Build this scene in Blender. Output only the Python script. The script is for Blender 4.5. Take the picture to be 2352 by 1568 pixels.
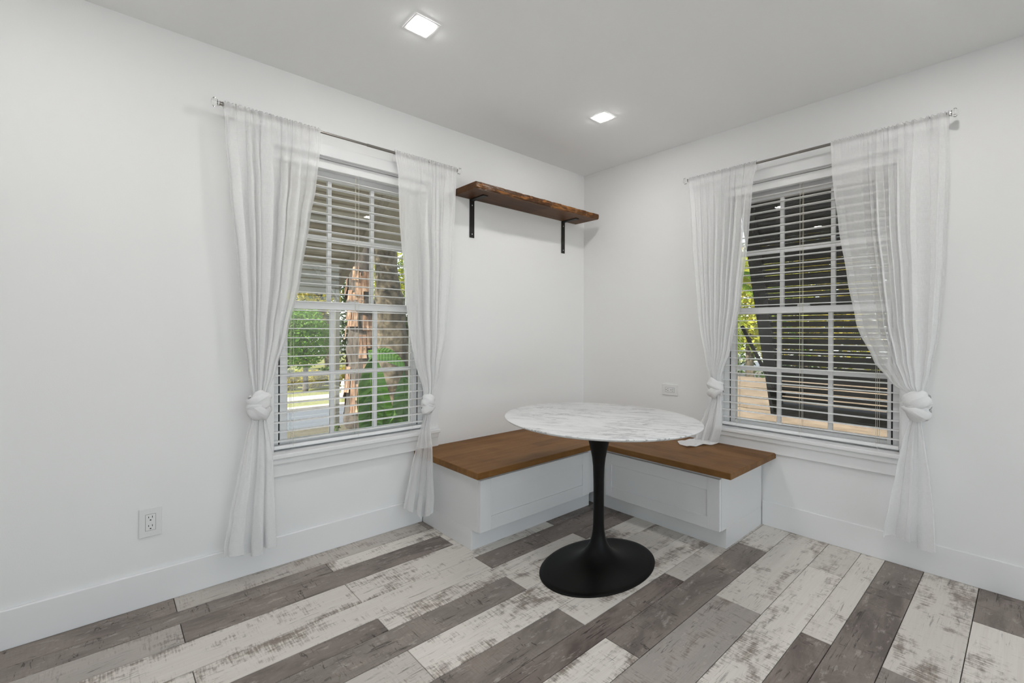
import bpy, bmesh, math, random
from math import sin, cos, pi, radians, sqrt
from mathutils import Vector, Matrix

for o in list(bpy.data.objects): bpy.data.objects.remove(o)
SC = bpy.context.scene
COL = SC.collection

# ------------------------------------------------------------------ camera
FPX, CX, CY, ROLL = 1058.2, 1176.0, 761.0, radians(.206)
TH = radians(228.39)
FWD = Vector((cos(TH), sin(TH), 0)); RGT = Vector((sin(TH), -cos(TH), 0)); UP = Vector((0, 0, 1))
CAM = Vector((2.963, 2.4588, 1.153))
cd = bpy.data.cameras.new('camera'); cam = bpy.data.objects.new('camera', cd); COL.objects.link(cam)
cd.sensor_width = 36; cd.sensor_fit = 'HORIZONTAL'; cd.lens = FPX / 2352 * 36
cd.shift_y = -(784 - CY) / 2352; cd.clip_start = .05; cd.clip_end = 300
cam.matrix_world = (Matrix.Translation(CAM) @ Matrix.Rotation(TH - pi / 2, 4, 'Z') @ Matrix.Rotation(pi / 2, 4, 'X')
                    @ Matrix.Rotation(ROLL, 4, 'Z'))
SC.camera = cam

# ------------------------------------------------------------------ sky, sun, exposure
wd = bpy.data.worlds.new('sky'); SC.world = wd; wd.use_nodes = True
wn = wd.node_tree.nodes; wl = wd.node_tree.links
sky = wn.new('ShaderNodeTexSky'); sky.sky_type = 'NISHITA'; sky.sun_disc = False
sky.sun_elevation = radians(48); sky.sun_rotation = radians(82)
haze = wn.new('ShaderNodeHueSaturation'); haze.inputs['Saturation'].default_value = .4      # thin bright overcast
wl.new(sky.outputs[0], haze.inputs['Color']); wl.new(haze.outputs[0], wn['Background'].inputs[0]); wn['Background'].inputs[1].default_value = .45
sd = bpy.data.lights.new('sun', 'SUN'); sd.energy = 9.5; sd.angle = radians(.6); sd.color = (1, .93, .8)
sun = bpy.data.objects.new('sun', sd); COL.objects.link(sun); sun.location = (6, 5, 9)
sun.rotation_euler = Vector((-.80, -.12, -.95)).to_track_quat('-Z', 'Y').to_euler()
LAMP = 225.0
vs = SC.view_settings
vs.view_transform = 'Standard'; vs.look = 'None'; vs.exposure = .07; vs.gamma = 1; vs.use_curve_mapping = False

# ------------------------------------------------------------------ pixel helpers (a pixel gives a direction; the wall or floor gives the distance)
W = -.012      # plane of the right wall
def ray(px, py):
    u = px - CX; v = -(py - CY)
    u0 = u * cos(ROLL) - v * sin(ROLL); v0 = u * sin(ROLL) + v * cos(ROLL)
    return FWD + RGT * (u0 / FPX) + UP * (v0 / FPX)
def onL(px, py, o=0.0):
    d = ray(px, py); p = CAM + d * ((o - CAM.y) / d.y); return p.x, p.z
def onR(px, py, o=0.0):
    d = ray(px, py); p = CAM + d * ((W + o - CAM.x) / d.x); return p.y, p.z
def mapL(s, o, z): return (s, o, z)
def mapR(s, o, z): return (W + o, s, z)

# ------------------------------------------------------------------ mesh helpers
class MB:
    def __init__(s): s.v = []; s.f = []
    def box(s, x0, x1, y0, y1, z0, z1, m=None):
        n = len(s.v)
        for z in (z0, z1):
            for x, y in ((x0, y0), (x1, y0), (x1, y1), (x0, y1)): s.v.append(m(x, y, z) if m else (x, y, z))
        s.f += [tuple(n + i for i in q) for q in ((3, 2, 1, 0), (4, 5, 6, 7), (0, 1, 5, 4), (1, 2, 6, 5), (2, 3, 7, 6), (3, 0, 4, 7))]
        return s
    def grid(s, rows, closed_u=False):
        n = len(s.v); R_ = len(rows); C_ = len(rows[0])
        for r in rows: s.v += [tuple(p) for p in r]
        for i in range(R_ - 1):
            for j in range(C_ if closed_u else C_ - 1):
                k = (j + 1) % C_
                s.f.append((n + i * C_ + j, n + i * C_ + k, n + (i + 1) * C_ + k, n + (i + 1) * C_ + j))
        return s
    def ring_cap(s, pts):
        n = len(s.v); s.v += [tuple(p) for p in pts]; s.f.append(tuple(range(n, n + len(pts)))); return s
    def lathe(s, prof, seg=32, c=(0, 0, 0), ex=None):
        rows = []
        for q in prof:
            z = q[-1]; rx = q[0]; ry = q[1] if len(q) == 3 else q[0]
            rows.append([(c[0] + rx * cos(2 * pi * k / seg), c[1] + ry * sin(2 * pi * k / seg), c[2] + z) for k in range(seg)])
        s.grid(rows, True); s.ring_cap(rows[0]); s.ring_cap(rows[-1]); return s
    def tube(s, pts, r, seg=8, cap=True):
        pts = [Vector(p) for p in pts]; rows = []
        for i, p in enumerate(pts):
            a = pts[max(i - 1, 0)]; b = pts[min(i + 1, len(pts) - 1)]
            t = (b - a).normalized(); n = t.orthogonal() if i == 0 else (n - t * n.dot(t))
            n.normalize(); bn = t.cross(n); rr = r[i] if isinstance(r, (list, tuple)) else r
            rows.append([p + n * (rr * cos(2 * pi * k / seg)) + bn * (rr * sin(2 * pi * k / seg)) for k in range(seg)])
        s.grid(rows, True)
        if cap: s.ring_cap(rows[0]); s.ring_cap(rows[-1])
        return s
    def build(s, name, mat, parent=None, bevel=0, smooth=False, weld=False, keep=False, seg=2):
        me = bpy.data.meshes.new(name); me.from_pydata(s.v, [], s.f)
        bm = bmesh.new(); bm.from_mesh(me)
        if weld: bmesh.ops.remove_doubles(bm, verts=bm.verts, dist=1e-5)
        if not keep: bmesh.ops.recalc_face_normals(bm, faces=bm.faces)
        if bevel:
            bmesh.ops.bevel(bm, geom=list(bm.edges), offset=bevel, segments=seg, affect='EDGES', profile=.5, clamp_overlap=True)
        bm.to_mesh(me); bm.free()
        if smooth:
            for p in me.polygons: p.use_smooth = True
        me.materials.append(mat)
        o = bpy.data.objects.new(name, me); COL.objects.link(o)
        if parent: o.parent = parent
        return o
def smooth_by_angle(o, deg=35):
    me = o.data
    for p in me.polygons: p.use_smooth = True
    bm = bmesh.new(); bm.from_mesh(me)
    for e in bm.edges:
        if len(e.link_faces) == 2 and e.calc_face_angle(0) > radians(deg): e.smooth = False
    bm.to_mesh(me); bm.free(); return o
def tag(o, label, cat, group=None):
    o['label'] = label; o['category'] = cat
    if group: o['group'] = group
    return o
def thing(name, label, cat, loc=(0, 0, 0), group=None):
    o = bpy.data.objects.new(name, None); COL.objects.link(o); o.empty_display_size = .1
    o.location = loc; tag(o, label, cat, group); bpy.context.view_layer.update(); return o
def adopt(parent, *kids):
    for k in kids:
        k.parent = parent; k.matrix_parent_inverse = Matrix.Translation(-Vector(parent.location))
    return kids[0]
def struct(o, label=None):
    o['kind'] = 'structure'
    if label: o['label'] = label
    return o
def copy_obj(o, parent=None):
    c = o.copy(); COL.objects.link(c); c.parent = parent; return c

# ------------------------------------------------------------------ materials
def newmat(name):
    m = bpy.data.materials.new(name); m.use_nodes = True
    return m, m.node_tree.nodes, m.node_tree.links, m.node_tree.nodes['Principled BSDF']
def plain(name, col, rough=.5, metal=0, bump=0, bscale=200, spec=None):
    m, n, l, b = newmat(name)
    b.inputs['Base Color'].default_value = (*col, 1); b.inputs['Roughness'].default_value = rough; b.inputs['Metallic'].default_value = metal
    if spec is not None: b.inputs['Specular IOR Level'].default_value = spec
    if bump:
        t = n.new('ShaderNodeTexCoord'); no = n.new('ShaderNodeTexNoise'); bp = n.new('ShaderNodeBump')
        no.inputs['Scale'].default_value = bscale; no.inputs['Detail'].default_value = 3; bp.inputs['Strength'].default_value = bump; bp.inputs['Distance'].default_value = .002
        l.new(t.outputs['Object'], no.inputs['Vector']); l.new(no.outputs[0], bp.inputs['Height']); l.new(bp.outputs[0], b.inputs['Normal'])
    return m
def ramp(n, pts):
    r = n.new('ShaderNodeValToRGB'); e = r.color_ramp.elements
    while len(e) < len(pts): e.new(.5)
    for i, (p, c) in enumerate(pts): e[i].position = p; e[i].color = (*c, 1) if len(c) == 3 else c
    return r
def mapped_noise(n, l, src, scale, detail=4, rough=.55, sc=1.0, dist=0.0):
    mp = n.new('ShaderNodeMapping'); mp.inputs['Scale'].default_value = scale; l.new(src, mp.inputs['Vector'])
    no = n.new('ShaderNodeTexNoise'); no.inputs['Scale'].default_value = sc; no.inputs['Detail'].default_value = detail
    no.inputs['Roughness'].default_value = rough; no.inputs['Distortion'].default_value = dist
    l.new(mp.outputs[0], no.inputs['Vector']); return no.outputs[0]
def mixc(n, l, fac, a, b, mode='MIX'):
    x = n.new('ShaderNodeMix'); x.data_type = 'RGBA'; x.blend_type = mode
    for sock, val in ((x.inputs[0], fac), (x.inputs[6], a), (x.inputs[7], b)):
        if hasattr(val, 'is_linked'): l.new(val, sock)
        elif isinstance(val, tuple): sock.default_value = (*val, 1)
        else: sock.default_value = val
    return x.outputs[2]
def math_(n, l, op, a, b=None, clamp=False):
    x = n.new('ShaderNodeMath'); x.operation = op; x.use_clamp = clamp
    for i, val in enumerate((a, b)):
        if val is None: continue
        if hasattr(val, 'is_linked'): l.new(val, x.inputs[i])
        else: x.inputs[i].default_value = val
    return x.outputs[0]
def stepf(n, l, v, lo, hi):
    x = n.new('ShaderNodeMapRange'); x.interpolation_type = 'SMOOTHSTEP'; x.inputs[1].default_value = lo; x.inputs[2].default_value = hi
    l.new(v, x.inputs[0]); return x.outputs[0]

M = {}
M['wall'] = plain('wall_paint', (.86, .86, .86), .7, bump=.10, bscale=260)
M['ceil'] = plain('ceiling_paint', (.91, .91, .91), .8, bump=.12, bscale=220)
M['trim'] = plain('trim_paint', (.86, .86, .865), .35, spec=.4)
M['vinyl'] = plain('window_vinyl', (.91, .91, .915), .4, spec=.4)
M['slat'] = plain('blind_slat', (.92, .92, .925), .35, spec=.4)
M['cab'] = plain('cabinet_paint', (.77, .77, .77), .4, spec=.4)
M['black_gap'] = plain('dark_gap_fill', (.02, .02, .02), .7)  # flat black for narrow gaps; painted-in shade at the window frames
M['cord'] = plain('blind_cord', (.75, .72, .62), .8)
M['rod'] = plain('brushed_nickel', (.30, .28, .26), .3, 1)
M['iron'] = plain('black_iron', (.018, .016, .014), .5, .3, .1, 90)
M['base'] = plain('black_cast_metal', (.0045, .004, .0038), .38, 0, .05, 300, spec=.16)
M['plastic'] = plain('outlet_plastic', (.80, .80, .80), .3)
M['slot'] = plain('outlet_slot', (.01, .01, .01), .6)
M['sub'] = plain('subfloor', (.035, .03, .027), .9)
M['screw'] = plain('screw_metal', (.55, .55, .55), .35, .8)

def glass_pane():
    m, n, l, b = newmat('window_glass'); n.remove(b)
    t = n.new('ShaderNodeBsdfTransparent'); g = n.new('ShaderNodeBsdfGlossy'); g.inputs['Roughness'].default_value = 0.0
    g.inputs['Color'].default_value = (1, 1, 1, 1); t.inputs['Color'].default_value = (.93, .95, .94, 1)
    fr = n.new('ShaderNodeFresnel'); fr.inputs['IOR'].default_value = 1.5
    mx = n.new('ShaderNodeMixShader'); l.new(fr.outputs[0], mx.inputs[0]); l.new(t.outputs[0], mx.inputs[1]); l.new(g.outputs[0], mx.inputs[2])
    l.new(mx.outputs[0], n['Material Output'].inputs['Surface']); return m
M['glass'] = glass_pane()
def crystal():
    m, n, l, b = newmat('crystal_glass'); b.inputs['Base Color'].default_value = (1, 1, 1, 1); b.inputs['Roughness'].default_value = .02
    b.inputs['Transmission Weight'].default_value = 1; b.inputs['IOR'].default_value = 1.5; return m
M['crystal'] = crystal()
def lens():
    m, n, l, b = newmat('lamp_lens'); b.inputs['Emission Color'].default_value = (1, .985, .965, 1); b.inputs['Emission Strength'].default_value = LAMP
    return m
M['lens'] = lens()

def floor_plank():
    m, n, l, b = newmat('distressed_plank')
    tc = n.new('ShaderNodeTexCoord'); oi = n.new('ShaderNodeObjectInfo')
    vm = n.new('ShaderNodeVectorMath'); vm.operation = 'MULTIPLY_ADD'
    cmb = n.new('ShaderNodeCombineXYZ'); l.new(oi.outputs['Random'], cmb.inputs[0]); l.new(oi.outputs['Random'], cmb.inputs[1]); l.new(oi.outputs['Random'], cmb.inputs[2])
    l.new(cmb.outputs[0], vm.inputs[0]); vm.inputs[1].default_value = (37, 23, 11); l.new(tc.outputs['Object'], vm.inputs[2])
    v = vm.outputs[0]
    sp = n.new('ShaderNodeSeparateColor'); l.new(oi.outputs['Color'], sp.inputs[0]); tone = sp.outputs[0]
    patch = mapped_noise(n, l, v, (2.2, 6, 1), 5, .62, 1.2, .5)
    patch2 = mapped_noise(n, l, v, (9, 22, 1), 5, .7, 1.6)
    saw = mapped_noise(n, l, v, (150, 14, 1), 2, .6)
    grain = mapped_noise(n, l, v, (3, 95, 1), 6, .7, 1, .6)
    fine = mapped_noise(n, l, v, (70, 130, 1), 3, .7)
    crack = mapped_noise(n, l, v, (7, 85, 1), 5, .75, 1, 1.2)
    cluster = mapped_noise(n, l, v, (3.5, 7, 1), 3, .55, 1.4)
    chop = mapped_noise(n, l, v, (75, 17, 1), 4, .7, 1, .8); cl2 = mapped_noise(n, l, v, (4, 5, 1), 3, .5, 1.7)
    # light plank: limewashed boards worn through to brown
    mask = math_(n, l, 'ADD', patch, math_(n, l, 'MULTIPLY', math_(n, l, 'SUBTRACT', patch2, .5), .55))
    mask = math_(n, l, 'ADD', mask, math_(n, l, 'MULTIPLY', math_(n, l, 'SUBTRACT', saw, .5), .42))
    mask = stepf(n, l, mask, .49, .72)
    lightc = mixc(n, l, grain, (.72, .655, .58), (.92, .885, .838))
    brown = mixc(n, l, fine, (.115, .084, .066), (.33, .262, .214))
    light = mixc(n, l, math_(n, l, 'MULTIPLY', mask, .88), lightc, brown)
    # dark plank: grey brown with chalky flecks
    dk = mixc(n, l, stepf(n, l, patch, .35, .65), (.125, .098, .085), (.275, .228, .202))
    dk = mixc(n, l, math_(n, l, 'MULTIPLY', stepf(n, l, patch2, .54, .70), .75), dk, (.46, .40, .36))
    dk = mixc(n, l, math_(n, l, 'MULTIPLY', stepf(n, l, grain, .52, .75), .4), dk, (.10, .083, .075))
    col = mixc(n, l, tone, light, dk)
    cr = math_(n, l, 'MULTIPLY', stepf(n, l, crack, .55, .63), stepf(n, l, cluster, .46, .60))
    cr = math_(n, l, 'MAXIMUM', cr, math_(n, l, 'MULTIPLY', math_(n, l, 'MULTIPLY', stepf(n, l, chop, .57, .64), stepf(n, l, cl2, .48, .60)), tone))
    col = mixc(n, l, math_(n, l, 'MULTIPLY', cr, math_(n, l, 'ADD', .42, math_(n, l, 'MULTIPLY', tone, .45))), col, (.04, .032, .028))
    l.new(col, b.inputs['Base Color'])
    b.inputs['Roughness'].default_value = .48; b.inputs['Specular IOR Level'].default_value = .3
    bp = n.new('ShaderNodeBump'); bp.inputs['Strength'].default_value = .15; bp.inputs['Distance'].default_value = .0015
    l.new(math_(n, l, 'SUBTRACT', grain, cr), bp.inputs['Height']); l.new(bp.outputs[0], b.inputs['Normal'])
    return m
M['plank'] = floor_plank()

def stained_wood(name, axis, c0, c1, c2, stave=.09, rough=.5, worn=False):
    m, n, l, b = newmat(name)
    tc = n.new('ShaderNodeTexCoord'); v = tc.outputs['Object']
    long_ = (1.5, 16, 16) if axis == 0 else (16, 1.5, 16)
    g1 = mapped_noise(n, l, v, long_, 5, .6, 1.0, 1.2)
    g2 = mapped_noise(n, l, v, tuple(a * 5 for a in long_), 4, .7, 1.0, .4)
    blot = mapped_noise(n, l, v, (4, 4, 4), 4, .6, 1.3)
    sep = n.new('ShaderNodeSeparateXYZ'); l.new(v, sep.inputs[0])
    across = sep.outputs[1 - axis]; along = sep.outputs[axis]
    row = math_(n, l, 'FLOOR', math_(n, l, 'DIVIDE', across, stave))
    wn_ = n.new('ShaderNodeTexWhiteNoise'); wn_.noise_dimensions = '2D'
    sg = math_(n, l, 'FLOOR', math_(n, l, 'ADD', math_(n, l, 'DIVIDE', along, .62), math_(n, l, 'MULTIPLY', row, .37)))
    cb = n.new('ShaderNodeCombineXYZ'); l.new(row, cb.inputs[0]); l.new(sg, cb.inputs[1]); l.new(cb.outputs[0], wn_.inputs['Vector'])
    mixv = math_(n, l, 'ADD', math_(n, l, 'MULTIPLY', g1, .55), math_(n, l, 'ADD', math_(n, l, 'MULTIPLY', g2, .25), math_(n, l, 'MULTIPLY', wn_.outputs[0], .2)))
    mixv = math_(n, l, 'ADD', mixv, math_(n, l, 'MULTIPLY', math_(n, l, 'SUBTRACT', blot, .5), .4))
    r = ramp(n, [(.28, c0), (.52, c1), (.78, c2)]); l.new(mixv, r.inputs[0])
    col = r.outputs[0]
    if worn:
        wm = mapped_noise(n, l, v, (5, 30, 30), 6, .75, 1.3, .8)
        pos = stepf(n, l, across, .195, .235)
        wmk = math_(n, l, 'MULTIPLY', stepf(n, l, wm, .50, .60), pos)
        col = mixc(n, l, wmk, col, (.30, .125, .035))
        pale = mapped_noise(n, l, v, (8, 60, 60), 6, .8, 1.2, 1)
        end = stepf(n, l, along, .95, 1.22)
        col = mixc(n, l, math_(n, l, 'MULTIPLY', math_(n, l, 'MULTIPLY', stepf(n, l, pale, .52, .60), pos), end), col, (.42, .33, .27))
    l.new(col, b.inputs['Base Color']); b.inputs['Roughness'].default_value = rough; b.inputs['Specular IOR Level'].default_value = .18
    bp = n.new('ShaderNodeBump'); bp.inputs['Strength'].default_value = .12; bp.inputs['Distance'].default_value = .001
    l.new(g2, bp.inputs['Height']); l.new(bp.outputs[0], b.inputs['Normal'])
    return m
M['seat_x'] = stained_wood('stained_birch_x', 0, (.115, .046, .012), (.20, .092, .026), (.29, .145, .046))
M['seat_y'] = stained_wood('stained_birch_y', 1, (.108, .046, .014), (.19, .090, .029), (.27, .138, .050))
M['shelf'] = stained_wood('rustic_walnut', 0, (.045, .018, .008), (.095, .040, .015), (.16, .075, .028), stave=.5, rough=.45, worn=True)

def marble():
    m, n, l, b = newmat('white_marble'); tc = n.new('ShaderNodeTexCoord')
    mp = n.new('ShaderNodeMapping'); mp.inputs['Rotation'].default_value = (0, 0, radians(58)); l.new(tc.outputs['Object'], mp.inputs['Vector'])
    v = mp.outputs[0]
    warp = mapped_noise(n, l, v, (3, 3, 3), 4, .6)
    a = mapped_noise(n, l, v, (3.0, 24, 3), 6, .66, 1.0, .8)
    c = mapped_noise(n, l, v, (5, 60, 5), 5, .7, 1.0, .5)
    cloud = mapped_noise(n, l, v, (2.2, 7, 2), 4, .55, 1.2)
    vein = math_(n, l, 'ABSOLUTE', math_(n, l, 'SUBTRACT', a, .5))
    vein = math_(n, l, 'SUBTRACT', 1.0, stepf(n, l, vein, .0, .034))
    vein = math_(n, l, 'MULTIPLY', vein, stepf(n, l, warp, .38, .55))
    v2 = math_(n, l, 'MULTIPLY', stepf(n, l, c, .56, .72), stepf(n, l, cloud, .45, .65))
    col = mixc(n, l, math_(n, l, 'MULTIPLY', stepf(n, l, cloud, .45, .72), .30), (.80, .80, .80), (.52, .53, .54))
    col = mixc(n, l, math_(n, l, 'MULTIPLY', v2, .75), col, (.33, .33, .34))
    col = mixc(n, l, math_(n, l, 'MULTIPLY', vein, .80), col, (.24, .24, .245))
    l.new(col, b.inputs['Base Color']); b.inputs['Roughness'].default_value = .28; return m
M['marble'] = marble()

def linen(name, trans):
    m, n, l, b = newmat(name); n.remove(b)
    tc = n.new('ShaderNodeTexCoord'); v = tc.outputs['UV']
    a = mapped_noise(n, l, v, (900, 40, 1), 3, .6); c = mapped_noise(n, l, v, (40, 900, 1), 3, .6)
    th = math_(n, l, 'ADD', math_(n, l, 'MULTIPLY', a, .5), math_(n, l, 'MULTIPLY', c, .5))
    d = n.new('ShaderNodeBsdfDiffuse'); d.inputs['Color'].default_value = (.96, .96, .965, 1)
    t = n.new('ShaderNodeBsdfTranslucent'); t.inputs['Color'].default_value = (.96, .96, .965, 1)
    tr = n.new('ShaderNodeBsdfTransparent')
    m1 = n.new('ShaderNodeMixShader'); m1.inputs[0].default_value = .18; l.new(d.outputs[0], m1.inputs[1]); l.new(t.outputs[0], m1.inputs[2])
    m2 = n.new('ShaderNodeMixShader'); l.new(m1.outputs[0], m2.inputs[1]); l.new(tr.outputs[0], m2.inputs[2])
    f = n.new('ShaderNodeMapRange'); f.inputs[1].default_value = .3; f.inputs[2].default_value = .7
    f.inputs[3].default_value = max(0, trans - .07); f.inputs[4].default_value = trans + .07; l.new(th, f.inputs[0]); l.new(f.outputs[0], m2.inputs[0])
    l.new(m2.outputs[0], n['Material Output'].inputs['Surface']); return m
M['sheer'] = linen('sheer_linen', .40)
M['sheer_fold'] = linen('folded_linen', .08)

def noisy(name, c0, c1, scale, rough=.8, lo=.35, hi=.65, c2=None, stretch=(1, 1, 1), transl=0):
    m, n, l, b = newmat(name); tc = n.new('ShaderNodeTexCoord')
    v = mapped_noise(n, l, tc.outputs['Object'], stretch, 5, .65, scale)
    pts = [(lo, c0), (hi, c1)] if c2 is None else [(lo, c0), ((lo + hi) / 2, c1), (hi, c2)]
    r = ramp(n, pts); l.new(v, r.inputs[0]); l.new(r.outputs[0], b.inputs['Base Color']); b.inputs['Roughness'].default_value = rough
    if transl:
        out = n['Material Output']; t = n.new('ShaderNodeBsdfTranslucent'); l.new(r.outputs[0], t.inputs['Color'])
        mx = n.new('ShaderNodeMixShader'); mx.inputs[0].default_value = transl; l.new(b.outputs[0], mx.inputs[1]); l.new(t.outputs[0], mx.inputs[2]); l.new(mx.outputs[0], out.inputs['Surface'])
    return m
M['asphalt'] = noisy('asphalt', (.09, .10, .118), (.15, .16, .18), 30)
M['concrete'] = noisy('sunlit_concrete', (.36, .32, .28), (.48, .44, .40), 12)
M['bounce_white'] = plain('white_bounce_paving', (.78, .78, .79), .6)  # kept white so the added paving throws sunlight up to the ceiling
M['grass'] = noisy('verge_grass', (.06, .08, .02), (.20, .20, .05), 14, c2=(.15, .13, .055))
M['soil'] = noisy('leaf_litter_soil', (.035, .032, .022), (.12, .10, .07), 18, c2=(.07, .075, .03))
M['sand'] = noisy('sandy_ground', (.13, .10, .072), (.21, .165, .12), 5)
M['leaf_y'] = noisy('leaf_yellow', (.36, .29, .03), (.52, .44, .05), 3, .6, transl=.35)
M['leaf_g'] = noisy('leaf_green', (.06, .17, .012), (.17, .32, .03), 3, .6, transl=.35)
M['leaf_d'] = noisy('leaf_dark', (.03, .06, .012), (.09, .14, .03), 3, .6, transl=.25)
M['leaf_yg'] = noisy('leaf_lime', (.22, .28, .03), (.50, .46, .05), 3, .6, transl=.35)
M['banana'] = noisy('banana_leaf', (.035, .10, .02), (.11, .22, .045), 6, .4, stretch=(1, 1, 14), transl=.4)
M['bark'] = noisy('grey_bark', (.03, .025, .02), (.13, .105, .085), 3, .9, stretch=(5, 5, 1))
M['bark_peel'] = noisy('peeling_bark', (.05, .035, .028), (.22, .125, .075), 2.2, .9, c2=(.42, .28, .19), stretch=(7, 7, 1))
M['bark_spot'] = noisy('mottled_bark', (.022, .019, .012), (.085, .068, .045), 6, .9, c2=(.19, .15, .10))
M['tin'] = noisy('tan_metal_roof', (.30, .27, .21), (.42, .38, .31), 3, .55)
M['tinbeam'] = plain('roof_beam_paint', (.26, .235, .185), .5)
M['shutter'] = plain('dark_brown_shutter', (.022, .018, .014), .55)
M['ext'] = plain('exterior_tan_trim', (.30, .26, .17), .6)
M['stucco'] = plain('exterior_stucco', (.55, .53, .48), .9)
M['fence'] = noisy('cedar_fence_board', (.15, .112, .078), (.25, .195, .148), 2, .8, stretch=(1, 1, 9))
M['hydrant'] = plain('white_painted_iron', (.72, .70, .66), .5)

rnd = random.Random(7)
H = 2.44
RX, RY = 4.5, 3.9           # far sides of the room, behind the camera

# ------------------------------------------------------------------ room shell
WL = dict(s0=1.463, s1=2.345, z0=.552, z1=2.063, g0=1.551, g1=2.258, m=(1.780, 2.0285), map=mapL, head=.060, slat0=1.9625, pitch=.0470)
WR = dict(s0=1.122, s1=2.034, z0=.552, z1=2.070, g0=1.203, g1=1.967, m=(1.4525, 1.7155), map=mapR, head=.066, slat0=1.979, pitch=.04715)

def wall_with_hole(name, w, a0, a1, mp, label):
    m = MB(); T = -.20
    m.box(a0, w['s0'], T, 0, -.02, H + .02, mp); m.box(w['s1'], a1, T, 0, -.02, H + .02, mp)
    m.box(w['s0'], w['s1'], T, 0, -.02, w['z0'] - .03, mp); m.box(w['s0'], w['s1'], T, 0, w['z1'], H + .02, mp)
    return struct(m.build(name, M['wall']), label)
wall_with_hole('wall_left', WL, W, RX, mapL, 'white painted wall with the left window')
wall_with_hole('wall_right', WR, -.2, RY, mapR, 'white painted wall with the right window')
DX0, DX1, DZ = .35, 4.15, 2.18      # glazed door added in the unseen back wall to let in fill daylight
struct(MB().box(W - .2, DX0, RY, RY + .15, -.02, H + .02).box(DX1, RX + .2, RY, RY + .15, -.02, H + .02).box(DX0, DX1, RY, RY + .15, DZ, H + .02).build('wall_back', M['wall']))
DR = bpy.data.objects.new('added_door_1', None); COL.objects.link(DR); struct(DR, 'wide glazed door added behind the viewer for fill daylight')
for k_ in range(4):
    a_ = DX0 + (DX1 - DX0) * k_ / 4; b_ = DX0 + (DX1 - DX0) * (k_ + 1) / 4; yo = RY + .04 + .05 * (k_ % 2)
    MB().box(a_, a_ + .05, yo, yo + .04, 0, DZ).box(b_ - .05, b_, yo, yo + .04, 0, DZ).box(a_ + .05, b_ - .05, yo, yo + .04, 0, .08).box(a_ + .05, b_ - .05, yo, yo + .04, DZ - .06, DZ).build('added_door_frame', M['vinyl'], DR)
    MB().box(a_ + .05, b_ - .05, yo + .018, yo + .022, .08, DZ - .06).build('pane', M['glass'], DR)
VY0, VY1, VZ0, VZ1 = 2.25, 3.65, .80, 2.10      # window added in the unseen side wall to brighten the right side
struct(MB().box(RX, RX + .15, -.2, VY0, -.02, H + .02).box(RX, RX + .15, VY1, RY, -.02, H + .02).box(RX, RX + .15, VY0, VY1, -.02, VZ0).box(RX, RX + .15, VY0, VY1, VZ1, H + .02).build('wall_side', M['wall']))
W3 = bpy.data.objects.new('window_3', None); COL.objects.link(W3); struct(W3, 'window added in the side wall behind the viewer for fill daylight')
for a_, b_ in ((VY0, (VY0 + VY1) / 2), ((VY0 + VY1) / 2, VY1)):
    MB().box(RX + .05, RX + .09, a_, a_ + .04, VZ0, VZ1).box(RX + .05, RX + .09, b_ - .04, b_, VZ0, VZ1).box(RX + .05, RX + .09, a_ + .04, b_ - .04, VZ0, VZ0 + .05).box(RX + .05, RX + .09, a_ + .04, b_ - .04, VZ1 - .05, VZ1).build('sash', M['vinyl'], W3)
    MB().box(RX + .068, RX + .072, a_ + .04, b_ - .04, VZ0 + .05, VZ1 - .05).build('pane', M['glass'], W3)
CE = struct(MB().box(W - .2, RX + .2, -.2, RY + .15, H, H + .12).build('ceiling', M['ceil']), 'flat white painted ceiling')

# floor: laminate in four repeating widths, boards of 1.19 m staggered by half
FL = bpy.data.objects.new('floor', None); COL.objects.link(FL); struct(FL, 'distressed whitewashed and grey brown plank floor')
adopt(FL, MB().box(W, RX, 0, RY, -.03, -.006).build('underlay', M['sub']))
ys = [0.0, .14, .241]; wd_ = [.147, .187, .145, .10]; k = 0
while ys[-1] < RY:
    ys.append(ys[-1] + [.147, .187, .1445, .0985][k % 4]); k += 1
TONE = {0: {'.35': .9, '1.54': .45, '2.73': .95}, 1: {'-': .8, '.947': .05, '2.135': .9}, 2: {'.35': .1, '1.54': .95, '2.73': .55},
        3: {'-': .95, '.947': .1, '2.135': .15}, 4: {'.35': .95, '1.54': .12, '2.73': .1}, 5: {'-': .95, '.947': .08, '2.135': .95},
        6: {'-': .9, '.35': .12, '1.54': .85, '2.73': .9}, 7: {'-': .25, '.947': .0, '2.135': .3}, 8: {'-': .3, '.35': .1, '1.54': .9, '2.73': .2},
        9: {'-': .3, '.947': 1., '2.135': .2}, 10: {'-': .1, '.35': .92, '1.54': .0}, 11: {'-': .15, '.947': .6}, 12: {'-': .2, '.35': .02},
        13: {'-': .1, '.947': 1.}, 14: {'-': .9, '.35': .95}, 15: {'-': .15, '.947': .8}, 16: {'-': .95, '.35': .0}}
pmesh = {}
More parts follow.
